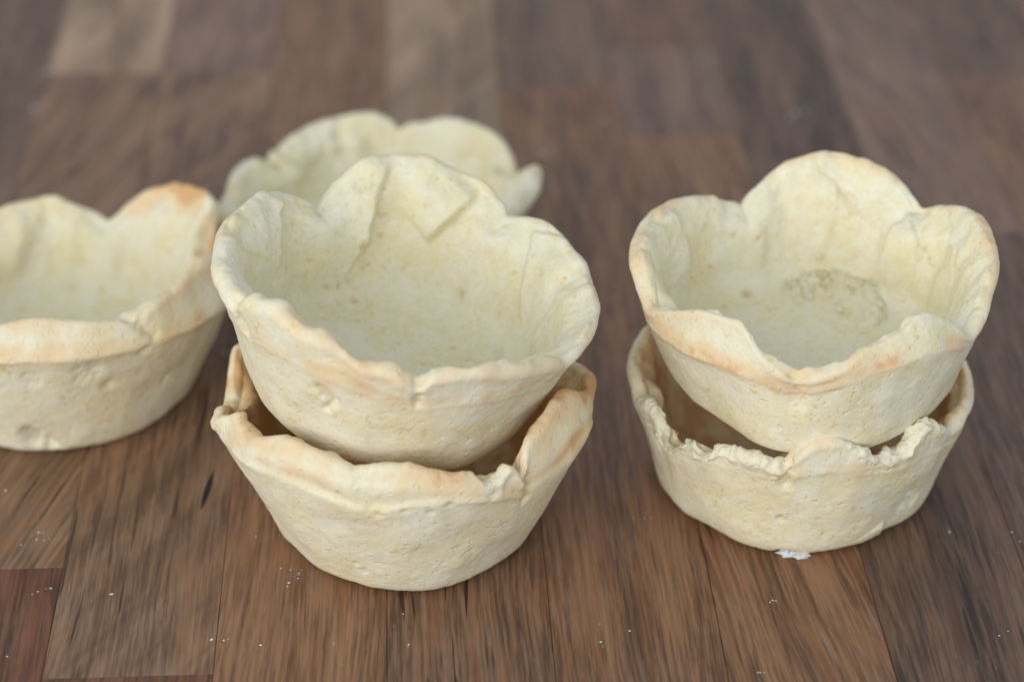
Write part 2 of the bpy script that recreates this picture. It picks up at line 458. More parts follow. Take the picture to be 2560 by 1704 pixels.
    def normals(X):
        a = np.roll(X, -1, 0) - np.roll(X, 1, 0)
        b = np.empty_like(X); b[:, 1:-1] = X[:, 2:] - X[:, :-2]; b[:, 0] = X[:, 1] - X[:, 0]; b[:, -1] = X[:, -1] - X[:, -2]
        nn = np.cross(a, b); l = np.linalg.norm(nn, axis=2, keepdims=True); l[l == 0] = 1
        return nn / l
    Nn = normals(X)
    p = X.reshape(-1, 3); nn = Nn.reshape(-1, 3)
    ridx = np.tile(np.arange(rows), nt)
    inner = (ridx >= no + nc // 2 + 1)
    theta = np.repeat(th, rows)
    # distance below the tip, measured along the profile
    seg = np.linalg.norm(np.diff(G, axis=1), axis=2)
    cum = np.concatenate([np.zeros((nt, 1)), np.cumsum(seg, 1)], 1)
    ctip = cum[:, no + nc // 2][:, None]
    dt = np.abs(cum - ctip).reshape(-1)
    rad = np.hypot(p[:, 0], p[:, 1]); h = p[:, 2]
    onbase = (~inner) & (h < 0.25)
    tvv = np.repeat(tv, rows)
    tornmask = tvv * sstep(6.0, 0.5, dt + 1.6 * fbm(p, 3.0, seed + 9, 2))
    disp = lump * (0.42 * fbm(p, 13.0, seed + 1, 2) + 0.10 * fbm(p, 4.5, seed + 2, 2)) + 0.045 * fbm(p, 1.3, seed + 6, 3)
    qa = p * np.array([1, 1, .28])
    up_ = sstep(floor + 1.0, floor + 7.0, h)
    disp = disp + np.where(inner, lump * up_ * (1.0 * fbm(qa, 8.0, seed + 31, 2) + .35 * fbm(qa, 3.5, seed + 32, 2)), lump * .25 * fbm(qa, 9.0, seed + 33, 2))
    # small random pits
    wallpts = np.where(~onbase)[0]
    for cnt, rlo, rhi in ((60, .25, .50), (10, .5, .9)):
        ids = rng.choice(wallpts, cnt)
        for i in ids:
            rp = rng.uniform(rlo, rhi); dd = p - p[i]
            m = np.abs(dd).max(1) < 2.2 * rp
            e = (dd[m] * dd[m]).sum(1) / (rp * rp)
            disp[m] -= rp * rng.uniform(.25, .7) * np.exp(-e * 1.4)
    flourv = np.zeros(len(p)); porev = np.zeros(len(p)); crumb = np.zeros(len(p)); extra = np.zeros(len(p)); shift = np.zeros_like(p)
    def snap(pt, ins):
        c = cyl(*pt); ids = np.where(inner == ins)[0]
        i = ids[((p[ids] - c) ** 2).sum(1).argmin()]
        return tuple(p[i])
    for f in feats:
        kind = f[0]
        if kind in ('fold', 'groove'):
            f = list(f); f[1] = [snap(q, f[-1]) for q in f[1]]
        if kind == 'fold':         # ('fold', pts, side, height, width, inner?)
            _, pts, side, amp, w, ins = f
            m = inner if ins else ~inner
            ds, s, fr = polyline_field(p[m], nn[m], pts, side)
            sd = ds * s + 0.25 * fbm(p[m], 2.5, seed + 40, 2)
            prof = sstep(-.85, .85, sd) * np.exp(-np.maximum(sd, 0) / w)
            ends = sstep(-.02, .15, fr) * sstep(1.0, .55, fr)
            near = ds < 4 * w
            disp[np.where(m)[0]] += amp * prof * np.where(ds > 1.2 * w, 1, 1) * ends * near
        elif kind == 'ledge':      # ('ledge', pts, height, width): ragged strip of torn dough standing up
            _, pts, hgt, w = f
            pts = [snap(q, True) for q in pts]
            m = np.where(inner)[0]
            ds, sd_, fr = polyline_field(p[m], nn[m], pts)
            g = sstep(1.15, .75, ds / w + .55 * fbm(p[m], 1.7, seed + 45, 3))
            disp[m] += hgt * g * (0.75 + .5 * fbm(p[m], 1.3, seed + 46, 3))
            crumb[m] = np.maximum(crumb[m], .5 * g)
        elif kind == 'groove':     # ('groove', pts, depth, width, inner?)
            _, pts, dep, w, ins = f
            m = inner if ins else ~inner
            ds, s, fr = polyline_field(p[m], nn[m], pts)
            ds = ds + 0.35 * w * fbm(p[m], 1.2, seed + 41, 3)
            disp[np.where(m)[0]] -= dep * np.exp(-(ds / w) ** 2)
            if w < 1.0: porev[np.where(m)[0]] = np.maximum(porev[m], .35 * np.exp(-(ds / (.7 * w)) ** 2))
        elif kind in ('pit', 'bump', 'rough', 'flour'):
            _, (a, r, hh), rp, dep = f[:4]
            ins = f[4] if len(f) > 4 else True
            c = np.array(snap((a, r, hh), ins))
            dd = p - c; e = np.linalg.norm(dd, axis=1) * (1 + 0.25 * fbm(p, 1.8, seed + 42, 2)) / rp
            m = (inner == ins) & (e < 3)
            if kind == 'pit':
                disp[m] -= dep * np.exp(-e[m] ** 2 * 1.2)
                if rp < 1.3: porev[m] = np.maximum(porev[m], np.exp(-e[m] ** 2 * 1.8))
                elif rp < 2: porev[m] = np.maximum(porev[m], .5 * np.exp(-e[m] ** 2 * 1.8))
            elif kind == 'bump': disp[m] += dep * np.exp(-e[m] ** 2)
            elif kind == 'flour': flourv[m] = np.maximum(flourv[m], sstep(1.1, .6, e[m] + .5 * fbm(p[m], .9, seed + 43)) * dep)
            else:
                g = sstep(1.3, .5, e[m])
                crumb[m] = np.maximum(crumb[m], g * min(1.0, dep * 1.3))
    cm = np.clip(np.maximum(tornmask, crumb), 0, 1)
    ci = np.where(cm > 0.03)[0]
    if len(ci):
        q = p[ci]
        nb = 1400
        pts = q[rng.integers(0, len(q), nb)] + rng.normal(0, .5, (nb, 3))
        sz = rng.uniform(.55, 1.25, nb)
        f1 = np.full(len(q), 1e9)
        for a0 in range(0, nb, 100):
            dd = np.sqrt(((q[:, None, :] - pts[None, a0:a0 + 100]) ** 2).sum(2)) / sz[None, a0:a0 + 100]
            f1 = np.minimum(f1, dd.min(1))
        disp[ci] += cm[ci] * (np.where(crumb[ci] > tornmask[ci], .5, .58) * (0.62 - np.clip(f1, 0, 1.4)) + 0.40 * fbm(q, 2.6, seed + 7, 2) - 0.30 - 0.45 * (crumb[ci] > tornmask[ci]))
    disp[onbase] = np.minimum(disp[onbase], 0) * 0.2
    disp *= sstep(0.2, 3.0, rad)
    p2 = p + nn * disp[:, None]
    p2[:, 2] = np.maximum(p2[:, 2], 0.0)
    # baked colour; inside mixes browned inner wall with painted amber shade of the gaps
    tzz = np.repeat(tz, rows)
    on_out = sstep(toast_w, 0.6, dt + 1.4 * fbm(p, 7.0, seed + 20, 2))
    on_in = sstep(toast_in or toast_w * .55, 0.3, dt + 0.9 * fbm(p, 5.0, seed + 21, 2))
    ridge_hot = np.repeat(tzr, rows) * np.exp(-((h - np.repeat(hr, rows) - .4 + .8 * fbm(p, 6.0, seed + 23, 2)) / 1.7) ** 2)
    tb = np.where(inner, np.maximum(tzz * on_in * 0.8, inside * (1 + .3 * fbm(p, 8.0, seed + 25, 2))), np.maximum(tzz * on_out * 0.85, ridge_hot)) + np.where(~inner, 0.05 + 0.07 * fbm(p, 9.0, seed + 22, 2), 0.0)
    tb = tb * np.clip(0.80 + 0.65 * fbm(p, 4.0, seed + 26, 3) + 0.7 * fbm(p, 13.0, seed + 27, 2), 0.08, 1.35)
    tb = np.clip(tb, 0, 1.1) * (1 - 0.85 * np.clip(tornmask + crumb, 0, 1))
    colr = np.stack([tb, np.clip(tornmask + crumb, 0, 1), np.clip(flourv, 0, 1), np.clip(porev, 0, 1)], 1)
    P = p2.reshape(nt, rows, 3)
    NF = normals(P).reshape(-1, 3)

    # faces
    j = np.arange(nt)[:, None]; i = np.arange(rows - 1)[None, :]
    a = j * rows + i; b = ((j + 1) % nt) * rows + i
    F = np.stack([a, b, b + 1, a + 1], 2).reshape(-1, 4)
    fc_h = p[F].mean(1)[:, 2]; fc_th = (np.repeat(np.arange(nt), rows - 1) + .5) * 360.0 / nt
    fin = np.tile(np.arange(rows - 1) >= no + nc // 2, nt)
    frad = np.hypot(*p[F].mean(1)[:, :2].T)
    nts = sorted([q % 360 for q in notches]); nh = [float(np.interp(q, th, ht)) - 1.2 for q in nts]
    xs = np.array([nts[-1] - 360] + nts + [nts[0] + 360]); ys = np.array([nh[-1]] + nh + [nh[0]])
    split = np.interp(fc_th, xs, ys)
    which = (np.searchsorted(np.array(nts), fc_th) % len(nts))
    part = np.where(fc_h > split, which + 2, np.where(fin & (fc_h < floor + 1.2), 1, 0))
    root = empty(name, pos)
    root.rotation_mode = 'XYZ'
    root.rotation_euler = (math.radians(tilt[0]), math.radians(tilt[1]), 0)
    tag(root, label, 'pastry cup', group)
    mat = pastry_material('pastry', seed, tint)
    for pk in range(len(nts) + 2):
        f = F[part == pk]
        if len(f) == 0: continue
        used, inv = np.unique(f, return_inverse=True)
        me = bpy.data.meshes.new('m')
        me.vertices.add(len(used)); me.vertices.foreach_set('co', (p2[used] * MM).astype(np.float32).ravel())
        me.loops.add(len(f) * 4); me.loops.foreach_set('vertex_index', inv.astype(np.int32).ravel())
        me.polygons.add(len(f)); me.polygons.foreach_set('loop_start', np.arange(0, len(f) * 4, 4, dtype=np.int32))
        me.update(calc_edges=True)
        me.polygons.foreach_set('use_smooth', np.ones(len(f), bool))
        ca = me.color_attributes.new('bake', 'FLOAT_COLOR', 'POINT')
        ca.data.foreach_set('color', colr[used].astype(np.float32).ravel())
        me.normals_split_custom_set_from_vertices([tuple(v) for v in NF[used]])
        me.materials.append(mat)
        nm = 'wall' if pk == 0 else 'floor' if pk == 1 else 'petal'
        me.name = nm
        o = bpy.data.objects.new(nm, me); col.objects.link(o); o.parent = root
        if part_labels and pk in part_labels: o['label'] = part_labels[pk]
    root['_mat'] = mat.name
    return root, mat

def flake(name, parent, mat, c, size, seed, flat=0.6, up=(0, 0, 1), toastv=0.0):
    """one ragged, angular crumb of dough"""
    nu, nv = 9, 6
    rng = np.random.default_rng(seed)
    ph = np.repeat(np.arange(nv + 1) * math.pi / nv, nu); t = np.tile(np.arange(nu) * 2 * math.pi / nu, nv + 1)
    v = np.stack([np.sin(ph) * np.cos(t), np.sin(ph) * np.sin(t), np.cos(ph)], 1)
    rr = rng.uniform(.55, 1.35, len(v)); rr[:nu] = rr[0]; rr[-nu:] = rr[-1]
    v = v * rr[:, None] * np.array([1, rng.uniform(.5, .9), flat]) * size
    q = Matrix.Rotation(rng.uniform(0, 6.28), 3, 'Z') @ Matrix.Rotation(rng.uniform(-.7, .7), 3, 'X')
    v = v @ np.array(q).T + np.array(c)
    fs = []
    for i in range(nv):
        for jn in range(nu):
            fs.append((i * nu + jn, (i + 1) * nu + jn, (i + 1) * nu + (jn + 1) % nu, i * nu + (jn + 1) % nu))
    o = mesh_obj(name, v * MM, fs, mat, parent, smooth=False)
    ca = o.data.color_attributes.new('bake', 'FLOAT_COLOR', 'POINT')
    ca.data.foreach_set('color', np.tile(np.array([0.0, 0.8, 0.1, 0.0], np.float32), len(v)))
    return o

CONE = lambda rb, k, h: rb + k * h

# ---- centre stack, lower cup
cb, cb_m = make_cup(
    'flower_pastry_cup', 'golden rimmed pastry cup at the bottom of the centre stack', (-.0185, -.0588, 0), (0, 0),
    base=((0, 24.0), (178, 24.0), (195, 23.8), (211, 23.2), (234, 24.2), (260, 24.8), (286, 25.0), (305, 24.4), (326, 24.0), (345, 23.6)),
    ridge=((0, 32.4, 21.5), (20, 31.4, 20), (60, 31.4, 21), (110, 31.4, 21), (157, 31.8, 21.5), (180, 31.6, 21), (198, 33.3, 25.2), (216, 33.3, 25.6), (235, 33.4, 27), (250, 33.3, 26.8), (262, 32.8, 24.8),
           (274, 33.3, 26.3), (289, 33.2, 25.8), (303, 32.9, 23.6), (309, 32.4, 22), (318, 33.2, 23.5), (330, 34.0, 24.8), (345, 34.0, 25.5)),
    tip=((5, 33.3, 26.5), (10, 33.2, 26.1), (19, 32.7, 24.6), (26, 32.2, 23.6), (33, 31.6, 21.5), (40, 31.8, 23), (60, 32.6, 25.5), (80, 32.4, 24.6), (92, 31.6, 21.5), (105, 32.4, 24.5), (120, 32.6, 25), (136, 32, 23), (144, 31.8, 22.5),
         (150, 33.0, 26), (157, 33.5, 27.2), (163, 32.8, 25.6), (168, 32.1, 23.8), (175, 31.6, 22), (183, 31.6, 23), (190, 31.9, 26.4), (194, 31.9, 27.4), (197, 32.4, 27), (199.5, 32.0, 27.4), (206, 30.2, 30.9), (210, 30.7, 30.1), (217, 30.8, 30.1), (223, 30.5, 30.6), (229, 29.5, 32.0),
         (237, 29.4, 32.3), (247, 29.7, 31.6), (256, 30.3, 30.6), (261, 30.2, 30.8), (267, 29.9, 31.4), (274, 29.9, 31.4), (280, 30.4, 30.5), (286, 30.9, 29.8), (293, 31.3, 29.0), (296.5, 32.4, 27.0), (301, 32.4, 27.0), (303.5, 31.8, 28.4), (306, 32.0, 27.8), (308.8, 33, 25.2),
         (311, 31.0, 29.3), (314, 30.3, 30.5), (320, 29.8, 31.4), (331, 28.9, 33.0), (340, 29.2, 33.0), (350, 31.0, 29.6), (358, 32.6, 27.5)),
    notches=(33, 92, 144, 178, 258, 308.8), seed=11,
    toast=((0, 1.5), (20, 1.3), (60, .5), (150, .6), (200, .8), (225, .75), (248, .30), (258, .08), (268, .12), (280, .65), (295, .8), (310, .55), (322, .55), (342, 1.2)), toast_w=8.5, toast_in=7.0, inside=1.1,  # inside: browned inner wall plus amber shade of the gap, painted in
    toast_r=((0, .4), (90, .2), (200, .5), (240, .35), (256, .05), (268, .08), (280, .55), (295, .65), (310, .4), (340, .6)), soft=((0, .4), (205, .2), (235, .55), (252, 1.0), (268, 1.0), (280, .4), (300, .3), (330, .6)), lip=((0, .3), (180, .2), (200, .8), (236, .4), (252, 0), (268, .05), (280, .5), (295, .6), (308, .2), (330, .5)),
    torn=((0, 0), (285, 0), (292, .3), (297, .9), (303, .7), (309, .3), (312, .4), (318, 0), (190, 0), (197, .4), (203, 0)),
    tip_t=((0, 2.8), (200, 2.8), (260, 2.8), (310, 2.4)), smooth_tip=0.7, group='flower pastry cups on the worktop',
    feats=(('fold', ((198, 33.4, 24), (201, 33, 27), (203, 32, 30)), -1, .9, 2.5, False),
           ('groove', ((309.5, 33, 25), (310.5, 32.2, 22.5), (311, 31.3, 20)), .7, .8, False),
           ('groove', ((258, 30.5, 30), (261, 32, 27), (263, 32.6, 24)), .5, 1.6, False),
           ('pit', (252.3, 33.0, 25.5), .6, .35, False), ('pit', (264, 31.7, 22.2), .8, .3, False), ('pit', (271.6, 32.1, 23.3), .7, .35, False), ('pit', (279.5, 32, 22.9), .7, .4, False),
           ('pit', (285, 32.4, 24.1), .8, .45, False), ('pit', (253.4, 26, 8), .6, .5, False), ('pit', (255.4, 25.3, 6.2), .7, .4, False), ('bump', (291.7, 26.1, 8.2), 2.6, .5, False),
           ('flour', (255.4, 25.3, 5.6), 1.2, .7, False)))

# ---- centre stack, upper cup
ct, ct_m = make_cup(
    'flower_pastry_cup', 'pale wide-open pastry cup tilted on top of the centre stack', (-.0212, -.0557, .024), (.5, 9.6),
    base=((0, 24.6), (90, 24.4), (165, 24.6), (203, 24.8), (237, 25.6), (261, 26.0), (299, 26.2), (320, 24.8), (343, 24.6)),
    ridge=tuple((a, 23.9 + .385 * hh, hh) for a, hh in ((0, 18), (20, 19), (44, 20), (58, 18), (90, 23), (126, 16), (150, 20), (190, 19.5), (212, 18.5), (230, 20.5), (250, 20.5), (262, 19), (275, 17.5), (290, 20), (310, 19.5), (326, 18), (345, 18.5))),
    tip=((0, 32.8, 23.4), (8, 32.7, 23.2), (13, 32.6, 23.2), (23, 32.9, 24.3), (34, 33.0, 24.7), (44, 33.1, 25.0), (51, 32.8, 24.2), (56, 32.2, 22.7), (58.5, 32.1, 22.2), (60, 32.8, 24.0), (63, 33.2, 25.3), (68, 33.7, 26.7), (74, 34.1, 27.5), (82, 34.3, 28.1), (90, 34.6, 28.8), (98, 34.6, 28.8),
         (104, 34.2, 27.9), (110, 33.5, 26.1), (119, 32.4, 23.2), (124, 31.2, 20.1), (126, 31.0, 19.3), (130, 31.9, 21.8), (134, 32.4, 23.1), (139, 32.7, 24.0), (144, 33, 24.7), (152, 33.2, 25.3), (162, 33.2, 25.0), (173, 33.4, 25.0), (185, 33.4, 25.0), (198, 33.6, 25.0), (207, 33.6, 24.4), (213, 33.0, 24.0),
         (218, 33.0, 27.2), (222, 32.9, 27.6), (229, 32.4, 28.8), (233, 32.5, 28.2), (239, 32.6, 27.3), (245, 32.6, 27.5), (249, 32.6, 27.2), (254, 32.6, 26.0), (258, 32.6, 25.0), (265, 32.6, 25.0), (270, 32.6, 24.1), (275, 32.2, 22.7), (278, 33, 25.1), (284, 33.3, 26.1), (292, 33.4, 26.5), (304, 33.1, 25.5), (316, 32.6, 24.3), (323, 32.3, 23.2), (326.5, 31.8, 21.6), (332, 32.6, 22.8), (345, 33.0, 24.0)),
    notches=(58.5, 126, 212, 275, 326.5), seed=23,
    toast=((0, .25), (58, .15), (80, .40), (100, .40), (126, .1), (160, .3), (200, .25), (220, .3), (240, .55), (262, .60), (275, .35), (285, .25), (305, .4), (326, .25)), toast_w=6.0,
    toast_r=((0, .1), (200, .1), (225, .3), (255, .45), (275, .2), (300, .4), (330, .1)), soft=((0, .5),), lip=((0, .15), (212, .3), (240, .3), (275, .1), (300, .3), (326, .2)),
    tip_t=((0, 2.6), (58, 2.6), (90, 2.4), (126, 2.4), (170, 3.8), (212, 3.6), (240, 3.4), (275, 3.0), (300, 3.2), (330, 2.6)), smooth_tip=0.8, group='flower pastry cups on the worktop',
    torn=((0, 0), (244, 0), (248, .35), (256, .3), (262, 0), (272, 0), (275, .5), (279, .3), (284, 0)),
    feats=(('fold', ((98.9, 31.0, 29.4), (101.2, 29.7, 25.9), (103.8, 28.4, 22.7), (106.5, 26.8, 18.4), (107.6, 25.4, 14.9), (109.6, 24.8, 13.2), (115, 23.7, 10.4), (118.4, 22.8, 7.9)), 1, 2.2, 6.0, True),
           ('fold', ((68.3, 30.0, 26.7), (72.2, 28.4, 22.5), (77.1, 27.2, 19.5), (81.8, 26.1, 16.6), (82.7, 25.7, 15.7)), 1, 2.8, 6.0, True),
           ('fold', ((141, 29.2, 24.5), (143.6, 28.7, 23.3), (146.9, 28.3, 22.4), (150.6, 26.9, 18.6), (155, 25.4, 14.9), (160.6, 24.5, 12.6), (166, 24, 10)), 1, 1.9, 7.0, True),
           ('fold', ((45, 29.4, 25), (44.1, 28.8, 23.6), (40.5, 27.4, 20), (36.7, 25.7, 15.7), (32.2, 24.4, 12.2), (25.2, 23.1, 8.8)), -1, 1.3, 7.0, True),
           ('fold', ((121.4, 28.6, 23.1), (116.6, 28.7, 23.4), (111.5, 28.8, 23.7), (111.1, 28.6, 23), (112, 27.2, 19.6)), 1, .6, 2.0, True),
           ('groove', ((115, 22.8, 8.1), (106.9, 20.8, 4.5), (106.1, 17.9, 4.5)), .35, .4, True),
           ('groove', ((274.5, 32.2, 23.2), (275.5, 31.4, 20.5), (275.8, 30.8, 18.5)), .9, .7, False),
           ('groove', ((212, 33, 25), (214, 32, 21.5), (215.5, 31.4, 19)), .8, 1.2, False),
           ('pit', (113.5, 21.2, 5.0), .75, .9), ('pit', (62.9, 23.2, 9.2), 1.7, .55), ('pit', (62.9, 23.2, 9.0), .6, .4), ('pit', (110.4, 25.2, 14.4), .7, .8), ('pit', (120.1, 22.6, 7.6), .6, .6), ('pit', (126.7, 22.8, 8.1), .6, .5),
           ('groove', ((27.7, 21, 4.6), (24, 20.2, 4.5), (22, 19.7, 4.5)), .7, .5, True), ('pit', (105.3, 23.8, 10.7), .45, .4), ('pit', (18.9, 12.6, 4.3), .6, .4), ('pit', (45.1, 14.2, 4.3), .6, .3),
           ('groove', ((246.6, 30.0, 16.9), (248.6, 29.5, 15.8), (250.2, 29.2, 14.8)), 1.6, .95, False), ('groove', ((250.2, 29.2, 14.8), (248.5, 28.6, 13.2), (247.9, 28.3, 12.6)), .8, .6, False),
           ('rough', (296, 27, 8), 3.0, .25, False)))

# ---- right stack, lower cup
rb, rb_m = make_cup(
    'flower_pastry_cup', 'pastry cup with a broken crumbly rim at the bottom of the right stack', (.0515, -.0459, 0), (0, 0),
    base=((0, 25.0), (90, 25.0), (172, 25.2), (188, 25.2), (210, 25.4), (233, 26.0), (254, 26.6), (274, 26.8), (290, 26.4), (298, 25.4), (302, 24.2), (308, 25.2), (323, 25.2), (341, 25.0)),
    ridge=tuple((a, 25.1 + .262 * hh, hh) for a, hh in ((0, 18), (90, 18), (160, 18), (185, 18), (210, 17), (235, 19.5), (250, 20), (258, 19), (268, 21), (280, 21), (296, 19.5), (310, 20), (330, 18))),
    tip=((10, 30.4, 21.7), (1, 30.4, 21.6), (353, 30.4, 21.2), (345, 30.6, 21.5), (335, 30.4, 22.0), (329, 30.2, 21.5), (324, 30.0, 21.5), (30, 30.4, 22.5), (50, 30, 20), (75, 30.4, 22.5), (100, 30.4, 22.5), (120, 30, 20), (140, 30.3, 22), (154, 30.6, 22.8), (164, 30.6, 22.4), (178, 30.6, 22.5), (186, 30.2, 21.5), (191, 29.6, 19.8), (195, 29.8, 20.9),
         (200, 30.2, 22.6), (205, 30.4, 22.6), (209, 29.6, 19.0), (212, 29.0, 17.0), (217, 29.2, 17.6), (221, 29.8, 19.8), (225, 30.2, 21.6), (228, 29.8, 19.9), (233, 30.0, 20.8), (237, 30.4, 22.8), (245, 30.6, 23.8), (248, 30.5, 23.2), (253, 30.4, 22.8), (257, 30.2, 22.0), (259, 30.1, 21.4), (261, 30.4, 23.2), (264, 30.6, 25.4), (268, 30.4, 27.2), (273, 30.3, 27.8), (277, 30.3, 27.7),
         (281, 30.4, 26.4), (286, 30.5, 24.8), (291, 30.4, 23.0), (296, 30.3, 22.2), (299, 30.3, 22.9), (302, 30.5, 24.2), (304, 30.4, 26.2), (308, 30.3, 27.0), (313, 30.4, 25.6), (319, 30.2, 23.0)),
    notches=(50, 120, 191, 258.5, 322), seed=37, th0=3.6,
    toast=((0, .2), (90, .3), (160, .35), (190, .2), (230, .1), (258, .3), (272, .4), (300, .1), (330, .1)), toast_w=6.0, inside=0.85,  # inside: amber shade under the upper cup, painted on the inner wall
    torn=((0, 0), (150, 0), (190, .15), (197, .7), (206, 1), (215, 1), (225, 1), (235, .9), (246, .8), (256, .7), (261, .2), (270, .1), (278, .5), (290, .9), (300, 1), (308, 1), (315, .7), (322, .2), (335, 0)),
    tip_t=((0, 2.6), (180, 2.8), (200, 3.6), (240, 3.4), (272, 3.0), (300, 3.6), (330, 2.8)), smooth_tip=0.6, group='flower pastry cups on the worktop',
    feats=(('groove', ((258.6, 30.4, 23), (259.4, 29.9, 20), (260, 29.4, 17.5)), .9, .9, False),
           ('fold', ((259, 29.4, 18.6), (266, 30.4, 20.2), (276, 30.6, 20.8), (288, 30.6, 20.6)), -1, .45, 2.5, False),
           ('fold', ((299.5, 25.8, 5.2), (301.7, 25, 2.4), (303, 24.6, .5)), 1, .9, 3.5, False),
           ('pit', (258.5, 27, 9.5), .8, .5, False), ('flour', (261.1, 24.8, 1.8), 1.6, .9, False), ('rough', (261.1, 24.8, 1.6), 1.6, .5, False), ('flour', (312.1, 26.9, 9.2), 1.7, .9, False), ('flour', (308.6, 26, 5.9), 1.2, .8, False), ('rough', (311, 26.6, 8.0), 2.6, .5, False),
           ('pit', (209.9, 30.2, 20.2), 1.2, 1.0, False), ('rough', (206, 28.6, 16.5), 3.0, .5, False)))

